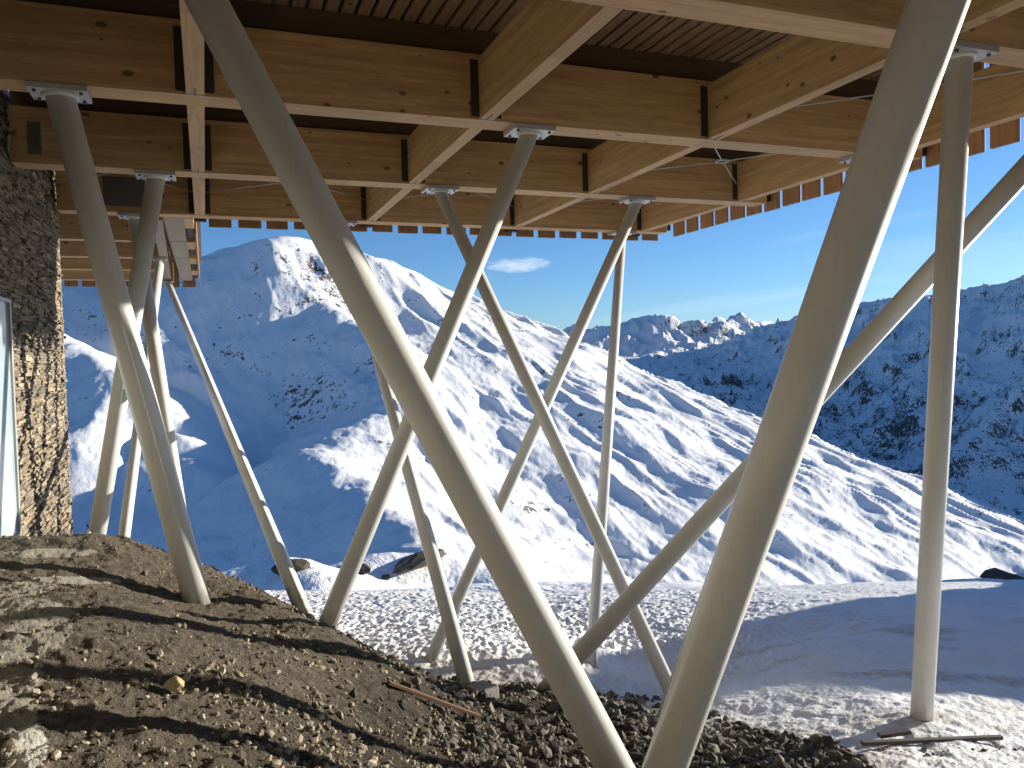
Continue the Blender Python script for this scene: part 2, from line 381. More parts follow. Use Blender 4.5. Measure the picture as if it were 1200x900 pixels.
o = grid_mesh('dirt_mound', Pm, 'dirt', {'snow': sn, 'ice': smooth(.1, .8, ice), 'wet': smooth(-.72, -.35, UU + .12 * fbm(UU * 2, V * 2, 4))}); tag(o, kind='structure')
# plain ground round and behind the viewpoint
gx, gy = np.meshgrid(np.linspace(-9, 14, 70), np.linspace(-9, 5.2, 60))
uu = gx * RT[0] + gy * RT[1]; v2 = gx * FW[0] + gy * FW[1]
gz = -.72 - .9 * smooth(.6, 3.2, uu) * 1.0 + .03 * fbm(uu, v2, 3) - 1.6 * smooth(.35, .8, v2) - .0
o = grid_mesh('ground', np.stack([gx * U, gy * U, gz * U], -1), 'dirt'); tag(o, kind='structure')

# ------------------------------------------------------------------ mountains: one terrain sheet all round
def ridge(pts):     # (px, py, v metres, k1, d0, k2)
    out = []
    for px, py, v, k1, d0, k2 in pts:
        u, v_, z = uvz(px, py, v); out.append((u, v_, z, k1, d0, k2))
    return out
RID = []
RID.append(ridge([(325, 279, 1900, .80, 460, .5), (372, 284, 1970, .74, 460, .45), (430, 301, 2080, .56, 560, .42), (470, 314, 2180, .54, 520, .42), (520, 336, 2310, .52, 500, .42), (600, 374, 2600, .5, 500, .42), (650, 400, 2790, .48, 500, .42), (690, 424, 2950, .47, 500, .42),
    (756, 465, 3120, .46, 500, .40), (800, 491, 3150, .44, 450, .36), (880, 523, 3100, .42, 400, .32), (950, 551, 3050, .38, 350, .28), (1010, 569, 3000, .34, 300, .24), (1070, 596, 2950, .30, 300, .2), (1200, 622, 2900, .26, 300, .16), (1500, 700, 2800, .2, 250, .12)]))
RID.append(ridge([(325, 279, 1900, .80, 460, .5), (280, 290, 1900, .72, 600, .5), (235, 302, 1880, .62, 1300, .5), (150, 318, 1820, .62, 1300, .5), (60, 322, 1740, .6, 1300, .4), (-60, 300, 1680, .6, 1300, .4), (-300, 250, 1700, .6, 1300, .4)]))
# arete that runs from the summit towards the viewer
RID.append(ridge([(325, 279, 1900, .7, 300, .55), (352, 330, 1790, .8, 300, .5), (395, 362, 1660, .85, 260, .5), (440, 394, 1530, .8, 220, .5), (458, 432, 1400, .7, 180, .5), (445, 470, 1270, .6, 180, .5), (400, 502, 1150, .55, 160, .45), (372, 525, 1060, .5, 150, .45), (405, 560, 950, .5, 120, .42), (440, 600, 840, .5, 110, .42), (500, 640, 720, .5, 90, .4), (560, 680, 640, .5, 90, .4)]))
# spurs on the sunny flank
RID.append(ridge([(470, 314, 2180, .6, 150, .5), (520, 396, 1900, .5, 160, .42), (580, 470, 1620, .46, 140, .4), (640, 550, 1320, .44, 110, .36), (725, 640, 1080, .4, 80, .33)]))
RID.append(ridge([(560, 355, 2440, .6, 150, .5), (620, 425, 2180, .5, 150, .4), (690, 495, 1880, .45, 130, .38), (770, 570, 1530, .42, 100, .34), (850, 645, 1250, .4, 80, .3)]))
RID.append(ridge([(650, 399, 2790, .5, 150, .4), (715, 465, 2480, .42, 130, .35), (800, 540, 2100, .38, 100, .32), (900, 612, 1680, .36, 80, .3)]))
RID.append(ridge([(756, 461, 3120, .5, 150, .4), (830, 520, 2700, .4, 130, .33), (920, 580, 2200, .36, 100, .3), (1010, 640, 1800, .33, 80, .28)]))
RID.append(ridge([(950, 546, 3050, .36, 120, .35), (1040, 600, 2550, .3, 90, .3), (1130, 650, 2150, .3, 60, .3)]))
# left spur below the hut
RID.append(ridge([(30, 385, 1430, .5, 150, .5), (90, 402, 1350, .6, 100, .6), (124, 432, 1265, .7, 80, .65), (112, 500, 1120, .7, 70, .65), (92, 560, 1025, .7, 60, .65), (104, 640, 915, .7, 60, .65)]))
RID.append(ridge([(175, 500, 1165, .6, 30, .6), (212, 508, 1135, .6, 40, .6), (232, 543, 1075, .65, 30, .65), (250, 556, 1050, .7, 25, .7)]))
# right hand mountain across the valley
RID.append(ridge([(px, py, v * 1.45, .5, 600, k) for px, py, v, k in [(1500, 250, 3300, .48), (1300, 300, 3600, .48), (1200, 327, 3900, .47), (1150, 335, 4000, .47), (1100, 343, 4200, .46), (1050, 346, 4400, .45), (1010, 356, 4600, .44), (985, 367, 4750, .43),
    (935, 370, 5000, .42), (900, 381, 5200, .40), (850, 407, 5400, .38), (800, 441, 5500, .36), (757, 463, 5500, .36)]]))
for a in ([(1100, 342, 4200), (1060, 430, 3500), (1030, 500, 2950)], [(1200, 326, 3900), (1180, 420, 3150), (1150, 510, 2600)], [(985, 366, 4750), (930, 440, 4000), (890, 495, 3450)]):
    RID.append(ridge([(px, py, v * 1.45, .6, 260, .5) for px, py, v in a]))
# far peaks
RID.append(ridge([(560, 362, 8000, .5, 700, .3), (600, 378, 8500, .5, 700, .3), (632, 386, 9000, .5, 700, .3), (652, 389, 9200, .5, 600, .3), (672, 379, 9300, .6, 600, .3), (692, 385, 9300, .5, 600, .3), (722, 381, 9500, .5, 600, .3), (745, 372, 9600, .6, 600, .3), (764, 370, 9600, .6, 600, .3), (778, 369, 9600, .7, 600, .3), (792, 379, 9600, .6, 600, .3), (815, 375, 9700, .6, 600, .3), (843, 377, 9900, .6, 600, .3)]))
RID.append(ridge([(830, 385, 11500, .7, 600, .4), (843, 371, 11500, .9, 500, .4), (852, 378, 11500, .9, 500, .4), (866, 366, 11800, .9, 500, .4), (880, 378, 11900, .8, 500, .4), (903, 375, 12500, .6, 500, .4), (930, 385, 12500, .6, 500, .4)]))
RID.append(ridge([(640, 440, 5200, .3, 400, .25), (700, 425, 6500, .3, 400, .25), (760, 412, 7300, .3, 400, .25), (820, 402, 7900, .3, 400, .25)]))
RID.append(ridge([(720, 470, 4200, .3, 300, .25), (760, 445, 5200, .3, 300, .25), (800, 432, 6000, .3, 300, .25)]))
# humps just beyond the snow field
RID.append(ridge([(200, 686, 62, .4, 10, .5), (262, 672, 64, .45, 10, .5), (330, 655, 66, .5, 10, .5), (372, 676, 60, .5, 8, .5)]))
RID.append(ridge([(395, 660, 75, .5, 8, .5), (440, 648, 78, .5, 10, .5), (520, 650, 80, .5, 10, .5), (570, 668, 78, .5, 8, .5), (640, 688, 75, .5, 8, .5)]))
RID.append(ridge([(1100, 700, 40, .2, 6, .5), (1165, 688, 30, .4, 3, .6), (1230, 676, 31, .4, 3, .6), (1330, 670, 33, .4, 3, .6)]))

tw = np.concatenate([np.linspace(-.95, -.66, 50)[:-1], np.linspace(-.66, .68, 1150), np.linspace(.68, 1.0, 50)[1:]])
azw = np.arctan(tw); azr = np.linspace(azw[-1], azw[0] + 2 * math.pi, 120)[1:-1]
AZ = np.concatenate([azw, azr])
rr = np.concatenate([14 * (500 / 14) ** np.linspace(0, 1, 130)[:-1], 500 * (2700 / 500) ** np.linspace(0, 1, 430)[:-1], 2700 * (14500 / 2700) ** np.linspace(0, 1, 260)])
A_, RR_ = np.meshgrid(AZ, rr)
# v distance (not slant) inside the wedge so that rows are straight
fac = np.where(np.abs(((A_ + math.pi) % (2 * math.pi)) - math.pi) < 1.0, 1 / np.maximum(np.cos(A_), .3), 1.35)
UU = RR_ * fac * np.sin(A_); VV = RR_ * fac * np.cos(A_); RRR = RR_ * fac
sc = np.clip(RRR / 1500, .02, 2.2)
wu = UU + 45 * sc * fbm(UU / (420 * 1.0), VV / 420, 3); wv = VV + 45 * sc * fbm(UU / 420 + 50, VV / 420, 3)
def tents(uq, vq):
    H = np.full(uq.shape, -1e9); Tt = np.zeros(uq.shape); Dd = np.zeros(uq.shape)
    for ri, rd in enumerate(RID):
        acc = 0.0
        for (a, b_) in zip(rd[:-1], rd[1:]):
            du, dv = b_[0] - a[0], b_[1] - a[1]; l2 = du * du + dv * dv
            s = np.clip(((uq - a[0]) * du + (vq - a[1]) * dv) / l2, 0, 1)
            d = np.hypot(uq - a[0] - s * du, vq - a[1] - s * dv)
            k1 = a[3] + s * (b_[3] - a[3]); d0 = a[4] + s * (b_[4] - a[4]); k2 = a[5] + s * (b_[5] - a[5])
            w = np.minimum(.22 * d0 + 6, 60) * np.clip(a[4] / 40, .1, 1); dd = np.sqrt(d * d + w * w) - w 
            h = a[2] + s * (b_[2] - a[2]) - k1 * np.minimum(dd, d0) - k2 * np.maximum(dd - d0, 0)
            m_ = h > H; H = np.where(m_, h, H); Tt = np.where(m_, acc + s * math.sqrt(l2) + ri * 777, Tt); Dd = np.where(m_, d, Dd); acc += math.sqrt(l2)
    return H, Tt, Dd
H, TT, DD = tents(UU + (wu - UU) * smooth(150, 700, RRR), VV + (wv - VV) * smooth(150, 700, RRR))
base = np.maximum(-9.0 - .55 * np.maximum(RRR - 32, 0), -1150 - 0 * RRR)
H = np.maximum(H, base)
fade = smooth(30, 700, RRR); edge = np.clip(DD / 120, .28, 1)
wob = .35 * fbm(UU / 260, VV / 260, 3)
gA = ridged((UU * .62 + VV * .78) / 210.0 + wob, (UU * .78 - VV * .62) / 800.0, 3, .42)
gB = ridged((UU * .55 - VV * .83) / 330.0 + wob, (UU * .83 + VV * .55) / 1500.0, 4, .5)
rgt = smooth(3000, 3500, VV)
gul = gA * (1 - rgt) + gB * rgt
gS = ridged((UU * .80 + VV * .60) / 85.0 + 1.2 * wob, (UU * .60 - VV * .80) / 420.0, 4, .55)         # gullies that run down from the crests
mid = ridged(UU / 330, VV / 330, 6, .52)
crag = smooth(-.05, .35, fbm(UU / 260 + 9, VV / 260, 3)) * (.35 + .65 * smooth(500, 60, DD))
far = smooth(3000, 6000, RRR)
H = H + fade * edge * (15 * (.45 + .55 * smooth(-.32, -.2, UU / np.maximum(VV, 1))) * (gul - .9) * np.clip(RRR / 1800, .25, 2.4) + (5.0 + 8 * crag + 12 * far) * (mid - 1.0) * np.clip(RRR / 1800, .2, 3.0))
sunny = smooth(-.30, -.20, UU / np.maximum(VV, 1) + 0 * VV)
H = H + fade * edge * (1 - rgt) * (1.5 + 4.6 * sunny) * (gS - .9) * np.clip(RRR / 1500, .3, 1.5) * (.45 + .55 * smooth(-.2, .3, fbm(UU / 330 + 3, VV / 330, 2)))
H = H + 9 * fade * (1 - smooth(1500, 2300, RRR)) * fbm(UU / 110, VV / 110, 5, .5)
H = H + (.5 + 4.2 * crag) * fbm(UU / 60, VV / 60, 5, .55) * smooth(200, 900, RRR) * np.clip(DD / 60, .25, 1)
H = H + .35 * fbm(UU / 9, VV / 9, 5, .55) * (1 - smooth(150, 500, RRR)) * smooth(33, 60, RRR)
rk = np.zeros_like(H)
px_t = 600 + F * UU / np.maximum(VV, 1) 
rk += -.15 + .03 * (px_t > 340)
rk += .07 * smooth(3200, 3600, VV) * (px_t > 780)
rk += .27 * (smooth(3000, 3500, RRR) * (1 - smooth(7500, 8500, RRR))) * smooth(0, -350, H) * (px_t > 760)    # rocky foot of the right-hand mountain
rk += .25 * smooth(1800, 2050, VV) * smooth(-.3, .1, fbm(UU / 300, VV / 300, 3)) * (1 - smooth(3000, 3200, VV)) * smooth(420, 40, DD) * (px_t > 340)
rk += -.25 * (1 - smooth(200, 500, RRR))
o = grid_mesh('mountains', world(UU, VV, H), 'mountain', {'rock': rk}, close=True); tag(o, kind='structure')
# added heap, out of frame on the right, shaped to shade the snow field
gy, gt = np.meshgrid(np.linspace(1.2, 8.0, 120), np.linspace(-1, 1, 50))
hh = np.interp(gy, [2.3, 2.8, 3.1, 3.6, 4.1, 4.7, 5.2, 5.6, 5.95, 6.2, 6.5], [0, .85, 1.25, 1.42, 1.47, 1.52, 1.42, 1.15, .7, .2, 0]) * (1 + .06 * fbm(gy * 1.7, gy * 0 + 3, 3))
gx = 13.0 + .12 * (gy - 4) + gt * 1.8
gz = -1.75 + (hh * 1.42 + .12 * fbm(gx, gy, 4)) * (1 - np.abs(gt) ** 1.6) - .5 * np.abs(gt) ** 4
o = grid_mesh('shadow_heap', np.stack([gx, gy, gz], -1) * U, 'snow'); tag(o, 'unseen snow bank added right of the columns to cast a long shadow', 'shadow caster')

# ------------------------------------------------------------------ terrace
ter = empty('timber_terrace', (1.5 * U, 3.2 * U, 1.0 * U), 'raised timber terrace of crossed glulam beams overhead on slanting columns', 'terrace')
XL, XR = -.835, 3.585
AY = [(-4.34, None), (-3.09, None), (-1.83, None), (-.575, None), (.682, None), (1.939, None), (3.198, None), (4.456, None), (5.712, None)]  # first two rows unseen, added behind the view to darken beam faces
AW = .13; BX = [(-.032, .032), (1.107, 1.169), (2.238, 2.3), (3.342, 3.406)]
zt = 1.273
for y, _ in AY:
    m = MB().box((XL * U, y * U, 1.0 * U), (XR * U, (y + AW) * U, zt * U)); m.build('long_beam', 'glulam_x', ter, bevel=.006)
    MB().box((XL * U, (y + .028) * U, (zt + .001) * U), (XR * U, (y + .102) * U, 1.383 * U)).build('purlin', 'purlin', ter)
ys = [a[0] for a in AY]
for x0, x1 in BX:
    for y0, y1 in zip(ys[:-1], ys[1:]):
        MB().box((x0 * U, (y0 + AW) * U + .004, 1.0 * U + .003), (x1 * U, y1 * U - .004, 1.254 * U)).build('cross_beam', 'glulam_y', ter, bevel=.005)
        if y1 > 1.5:
            for sx in (-1, 1):       # dark steel hangers each side of the joint, on the near face of the long beam
                xa = x0 - .036 if sx < 0 else x1
                MB().box((xa * U + .002, y1 * U - .014, 1.012 * U), ((xa + .036) * U - .002, y1 * U - .002, 1.245 * U)).build('joist_hanger', 'steel_dark', ter)
                hb = ter.children[-1]; 
            # slot with steel fin in the soffit
            xc = (x0 + x1) / 2
            MB().box((xc * U - .006, (y1 - .075) * U, 1.0 * U - .002), (xc * U + .006, y1 * U - .01, 1.0 * U + .02)).build('fin_plate', 'steel_dark', ter)
            MB().box((x0 * U - .02, y1 * U - .012, 1.0 * U - .004), (x1 * U + .02, y1 * U - .002, 1.0 * U + .002)).build('shoe_plate', 'galv', ter)
# decking slats, running towards the view
m = MB(); x = XL
while x < XR - .05:
    yy = -4.4 + random.uniform(-.0, .0)
    m.box((x * U, yy * U, 1.383 * U + .002), ((x + .0465) * U, 5.86 * U, 1.383 * U + .045 + random.uniform(0, .006))); x += .0630
m.build('decking', 'slat', ter)
MB().box((XL * U, -4.4 * U, 1.383 * U + .10), (XR * U, 5.86 * U, 1.383 * U + .13)).build('dark_backing', 'steel_dark', ter)  # solid dark sheet put above the slats so the gaps show black
# fascia boards on both open edges
def fboard(x0, y0, x1, y1, zb, ztp): return MB().box((x0 * U, y0 * U, zb * U), (x1 * U, y1 * U, ztp * U)).build('fascia_board', 'fascia', ter, bevel=.006)
x = .055
while x < 3.60:
    w = .150 + random.uniform(-.006, .004); fboard(x, 5.90, min(x + w, 3.66), 5.92, .957 + random.uniform(-.003, .003), 1.72); x += .1895 + random.uniform(-.004, .004)
y = 5.70
while y > -1.0:
    w = .148 + random.uniform(-.006, .006); fboard(3.635, y - w + .0, 3.657, y, .962 + random.uniform(-.003, .003), 1.72); y -= .1905 + random.uniform(-.005, .005)
MB().box((XR * U + .01, -4.4 * U, 1.46 * U), (3.633 * U, 5.9 * U, 1.5 * U)).build('fascia_rail', 'purlin', ter)
for y, _ in AY:
    if y > 1.5: MB().box((XR * U, (y + .02) * U, 1.02 * U), (3.633 * U, (y + .11) * U, 1.12 * U)).build('end_bracket', 'steel_dark', ter)
for xx in (.0, 1.14, 2.27, 3.37):
    MB().box(((xx - .04) * U, 5.844 * U, .985 * U), ((xx + .04) * U, 5.90 * U, 1.1 * U)).build('end_bracket', 'steel_dark', ter)
# tie rods with ring couplers
def rod(a, b_, r=.009): MB().tube(np.array(a) * U, np.array(b_) * U, r, seg=8).build('tie_rod', 'galv', ter)
def bracing(xc, x0, x1, y0, y1, zc):
    yc = (y0 + y1) / 2; c = (xc, yc, zc)
    mb = MB(); n = 20; 
    for i in range(n):
        t0, t1 = 2 * math.pi * i / n, 2 * math.pi * (i + 1) / n; q = .035
        mb.tube(np.array((xc + q * math.cos(t0), yc + q * math.sin(t0), zc)) * U, np.array((xc + q * math.cos(t1), yc + q * math.sin(t1), zc)) * U, .016, seg=8)
    mb.build('ring_coupler', 'galv', ter)
    for X_, Y_ in ((x0, y0), (x1, y0), (x0, y1), (x1, y1)):
        d = np.array((X_ - xc, Y_ - yc, 0)); d = d / np.linalg.norm(d) * .04
        rod((xc + d[0], yc + d[1], zc), (X_, Y_, zc + .01))
bracing(2.82, 2.31, 3.33, 3.34, 4.44, 1.10)
for (a, b_) in ((.04, 1.1), (1.18, 2.23), (2.31, 3.33), (-.83, -.04)): bracing((a + b_) / 2, a, b_, 4.6, 5.70, 1.14)
bracing(2.82, 2.31, 3.33, 2.08, 3.19, 1.10)
# grey steel plates screwed to the beams near the wall
MB().box((-.762 * U, 4.456 * U - .01, 1.045 * U), (-.705 * U, 4.456 * U - .001, 1.2 * U)).build('steel_plate', 'plate_grey', ter)
MB().box((-.57 * U, 5.712 * U - .012, 1.04 * U), (-.33 * U, 5.712 * U - .001, 1.225 * U)).build('steel_plate', 'plate_grey', ter)
# narrower rear wing beyond the third beam
for y in (6.95, 8.0, 9.03, 10.07):
    MB().box((-2.2 * U, y * U, 1.0 * U), (-.31 * U, (y + .10) * U, 1.22 * U)).build('wing_beam', 'glulam_x', ter, bevel=.005)
mw = MB(); 
for k in range(49): mw.box((-2.2 * U + k * .045 * U, 5.95 * U, 1.27 * U), (-2.2 * U + (k * .045 + .036) * U, 10.4 * U, 1.29 * U))
mw.build('wing_decking', 'slat', ter)
MB().box((-2.2 * U, 5.95 * U, 1.33 * U), (.0, 10.5 * U, 1.36 * U)).build('wing_floor', 'steel_dark', ter)
MB().prism([(-.30 * U, 5.86 * U), (-.235 * U, 5.86 * U), (-.34 * U, 10.3 * U), (-.42 * U, 10.3 * U)], .985 * U, .999 * U).build('wing_girder', 'ply', ter)
for i, (y0, y1) in enumerate(((5.86, 6.95), (6.97, 8.0), (8.02, 9.03), (9.05, 10.1))):
    MB().box((-.232 * U + 0, y0 * U, 1.002 * U + i * .001), (-.107 * U, y1 * U, 1.02 * U)).build('soffit_panel', 'ply', ter)
    MB().box((-.105 * U, y0 * U, 1.0 * U), (-.043 * U, (y0 + .42) * U, 1.2 * U)).build('wing_stub', 'glulam_x', ter, bevel=.004)
    MB().box((-.095 * U, (y0 + .44) * U, 1.03 * U), (-.05 * U, (y1 - .02) * U, 1.2 * U)).build('wing_gap_box', 'steel_dark', ter)  # dark boxes set in the gaps between the stubs
y = 6.3
while y < 10.4: MB().box((-.040 * U, y * U, .965 * U), (-.028 * U, (y + .15) * U, 1.6 * U)).build('fascia_board', 'fascia', ter); y += .19
x = -2.2
while x < -.18: MB().box((x * U, 10.42 * U, .955 * U), ((x + .14) * U, 10.44 * U, 1.6 * U)).build('fascia_board', 'fascia', ter); x += .18

# ------------------------------------------------------------------ columns
def gz_at(px, py):            # walk along the pixel ray to the ground
    r = ray(px, py); r = r / (r @ FW)
    for v in np.arange(1.0, 9.0, .01):
        P = r * v
        if P[2] <= float(ground_z(np.array(P @ RT), np.array(v))): return P
    return r * 5
def column(top, bottom, D, label, plate=True, pz=1.0, px_=0.19, py_=.145, bury=.12, group='cream steel columns under the terrace'):
    top = np.array(top, float); bottom = np.array(bottom, float)
    root = empty('steel_post', bottom * U, label, 'post', group)
    d = (top - bottom); d /= np.linalg.norm(d)
    zt_ = pz - (.022 if plate else 0)
    t_ = top + d * ((zt_ - top[2]) / d[2]); b_ = bottom - d * (bury / d[2])
    MB().tube(b_ * U, t_ * U, D / 2 * U, seg=72, cut=True).build('tube', 'paint', root)
    if plate:
        c = t_
        pl = MB().box(((c[0] - px_ / 2) * U, (c[1] - py_ / 2) * U, zt_ * U), ((c[0] + px_ / 2) * U, (c[1] + py_ / 2) * U, pz * U - .002)).build('cap_plate', 'galv', root, bevel=.003)
        for sx in (-1, 1):
            for sy in (-1, 1):
                x_ = c[0] + sx * (px_ / 2 - .022); y_ = c[1] + sy * (py_ / 2 - .022)
                MB().tube((x_ * U, y_ * U, zt_ * U - .018), (x_ * U, y_ * U, zt_ * U + .004), .016, seg=6).build('bolt', 'bolt', pl)
        MB().tube((t_ - d * .012) * U, (t_ + d * .001) * U, (D / 2 + .006) * U, (D / 2 + .012) * U, seg=48, cut=True).build('weld_collar', 'paint', root)
    return root
C = {}
P = gz_at(232, 708); C[1] = column((-.455, 3.262, 1), P, .097, 'thick column planted on the dirt mound, its foot nearest the glass door')
c2 = column((-.20, 4.52, 1), atv(110, 650, 4.4), .090, 'column standing behind the mound crest close to the stone wall, leaning right')
c3 = column((-.40, 5.775, 1), atv(228, 716, 5.0), .088, 'column mostly hidden behind the thick mound column, its top on the rear beam')
c4 = column((-.345, 7.9, 1), atv(142, 655, 5.1), .075, 'thin column in full sun between the wall and the thick mound column', pz=.984, px_=.12)
c5 = column((-.38, 10.05, 1), gz_at(357, 720), .068, 'farthest thin column alone against the shaded mountain face', pz=.984, px_=.12)
t0 = atv(241 + 23, 0, 2.02)
dir6a = np.array((-.045, 2.0, 1.0)); b6 = atv(722, 903, 1.93); d6 = b6 - dir6a; b6x = dir6a + d6 * 1.22
c6 = column(dir6a, b6x, .091, 'thick column crossing the whole picture from upper left to bottom centre')
a7 = np.array((1.174, 1.013, .584)); b7 = np.array((.958, 1.582, -.958)); d7 = a7 - b7; t7 = a7 + d7 * ((1 - a7[2]) / d7[2])
c7 = column(t7, b7 - d7 * .35, .097, 'widest and nearest column leaning right, from bottom centre to upper right')
c8 = column((2.42, 2.005, 1), gz_at(1080, 842), .086, 'near upright column at the right with its foot in the snow')
b9 = atv(645, 803, 3.6); c9 = column((3.2, 2.005, 1), b9, .084, 'steeply leaning column that runs off the right edge, its foot in rubble')
c10 = column((1.37, 3.262, 1), gz_at(382, 735), .077, 'column from the dirt slope to the plate in the middle of the front beam')
c11 = column((1.30, 4.52, 1), gz_at(794, 826), .074, 'column slanting down right behind the widest column, its top on the second beam')
c12 = column((2.63, 4.52, 1), gz_at(505, 772), .073, 'column with its foot on open snow beside the dirt slope, leaning right')
c13 = column((3.2, 5.775, 1), gz_at(693, 780), .073, 'slender almost upright column in the middle, its foot in the snow')
c14 = column((.94, 5.775, 1), gz_at(549, 808), .070, 'column with a pinched foot beside a small concrete block')
c15 = column((3.25, 3.262, 1), gz_at(778, 846), .077, 'column hidden behind the widest column, only its cap plate showing')
# pinched feet: gusset plates
def gusset(col, at, d, w, h):
    at = np.array(at) * U; m = MB()
    rot = np.array([[d[0], -d[1], 0], [d[1], d[0], 0], [0, 0, 1.0]])
    m.box((-w, -.012, -.1), (w, .012, h), rot, at); o = m.build('gusset_plate', 'paint', col, bevel=.003)
    MB().tube(at + rot @ np.array((w * .1, -.016, h * .25)), at + rot @ np.array((w * .1, .016, h * .25)), .03, seg=16).build('pin', 'bolt', o)
for col, px, py, v in ((c14, 553, 806, None), (c9, 643, 806, None)):
    gusset(col, np.array(col.location) / U, (.93, -.36), .085, .09)
# drain hole on the leaning column
P = atv(691, 763, 3.4)
# concrete footing
P = gz_at(566, 815); foot = empty('concrete_footing', P * U, 'small grey concrete block in the rubble beside a column foot', 'footing')
rz = .3; rot = np.array([[math.cos(rz), -math.sin(rz), 0], [math.sin(rz), math.cos(rz), 0], [0, 0, 1]])
MB().box((-.11, -.14, -.2), (.11, .14, .10), rot, P * U).build('block', 'concrete', foot, bevel=.01)

# ------------------------------------------------------------------ stone building at the left
bld = empty('stone_building', (-1.2 * U, 4.5 * U, -.9 * U), 'building clad in rough dry-stacked slate with a glass door at the left edge', 'building')
XW = -.87
mb = MB(); z = -1.25 * U
def stone(mb, x, y0, y1, z0, z1, dep):
    n = len(mb.v); j = lambda a: random.uniform(-a, a)
    xo = x + dep
    c = [(x - .05, y0, z0), (x - .05, y1, z0), (x - .05, y1, z1), (x - .05, y0, z1)]
    f_ = [(xo + j(.012), y0 + j(.008), z0 + j(.006)), (xo + j(.012), y1 + j(.008), z0 + j(.006)), (xo + j(.012), y1 + j(.008), z1 + j(.006)), (xo + j(.012), y0 + j(.008), z1 + j(.006))]
    mb.v += c + f_
    mb.f += [tuple(n + i for i in q) for q in ((4, 5, 6, 7), (0, 1, 5, 4), (1, 2, 6, 5), (2, 3, 7, 6), (3, 0, 4, 7))]; mb.sm += [False] * 5
while z < 1.36 * U:
    h = random.uniform(.02, .048); y = 3.0 * U + random.uniform(-.1, 0)
    while y < 5.93 * U:
        w = random.uniform(.12, .42) if random.random() < .8 else random.uniform(.4, .65)
        y1 = min(y + w, 5.93 * U)
        stone(mb, XW * U, y, y1, z + .001, z + h - .003, random.uniform(0, .034) if random.random() < .85 else random.uniform(.02, .065))
        y = y1 + .003
    z += h
# return face at the far end
z = -1.25 * U
mb2 = MB()
while z < 1.36 * U:
    h = random.uniform(.03, .06); x = XW * U + .02
    while x > (XW - 1.2) * U:
        w = random.uniform(.08, .25); d = random.uniform(0, .05)
        mb2.box((x - w + .003, 5.9 * U, z + .001), (x, 5.93 * U + .02 + d, z + h - .003)); x -= w
    z += h
mb2.build('end_cladding', 'slate', bld)
mb.build('stone_cladding', 'slate', bld)
MB().box((-3.2 * U, -1.6 * U, -1.3 * U), (XW * U - .04, 5.9 * U, 1.75 * U)).build('wall', 'concrete', bld)
MB().box((XW * U - .04, -5.2 * U, -1.3 * U), (2.2 * U, -3.3 * U, .99 * U)).build('added_rear_wall', 'concrete', bld)  # unseen wall added behind the view to keep light off the beam faces
MB().box((-3.2 * U, -5.2 * U, -1.3 * U), (XW * U - .041, -1.61 * U, 1.74 * U)).build('added_rear_wall', 'concrete', bld)  # same unseen addition, joining it to the left wall
dr = MB(); y0, y1, z0, z1 = 3.35, 4.215, -.735, .325; xd = (XW + .035) * U
gd = MB().box((xd, y0 * U, z0 * U), (xd + .02, (y1 - .02) * U, (z1 - .015) * U)).build('glass_door', 'glass', bld)
fr = MB(); xf0, xf1 = xd - .03, xd + .045
fr.box((xf0, (y1 - .02) * U, z0 * U), (xf1, (y1 + .006) * U, z1 * U)); fr.box((xf0, y0 * U, (z1 - .015) * U), (xf1, (y1 - .02) * U, z1 * U)); fr.box((xf0, y0 * U, (z0 - .02) * U), (xf1, (y1 - .02) * U, z0 * U)); fr.box((xf0, (y0 - .02) * U, z0 * U), (xf1, y0 * U, z1 * U))
fr.build('frame', 'galv', gd, bevel=.003)

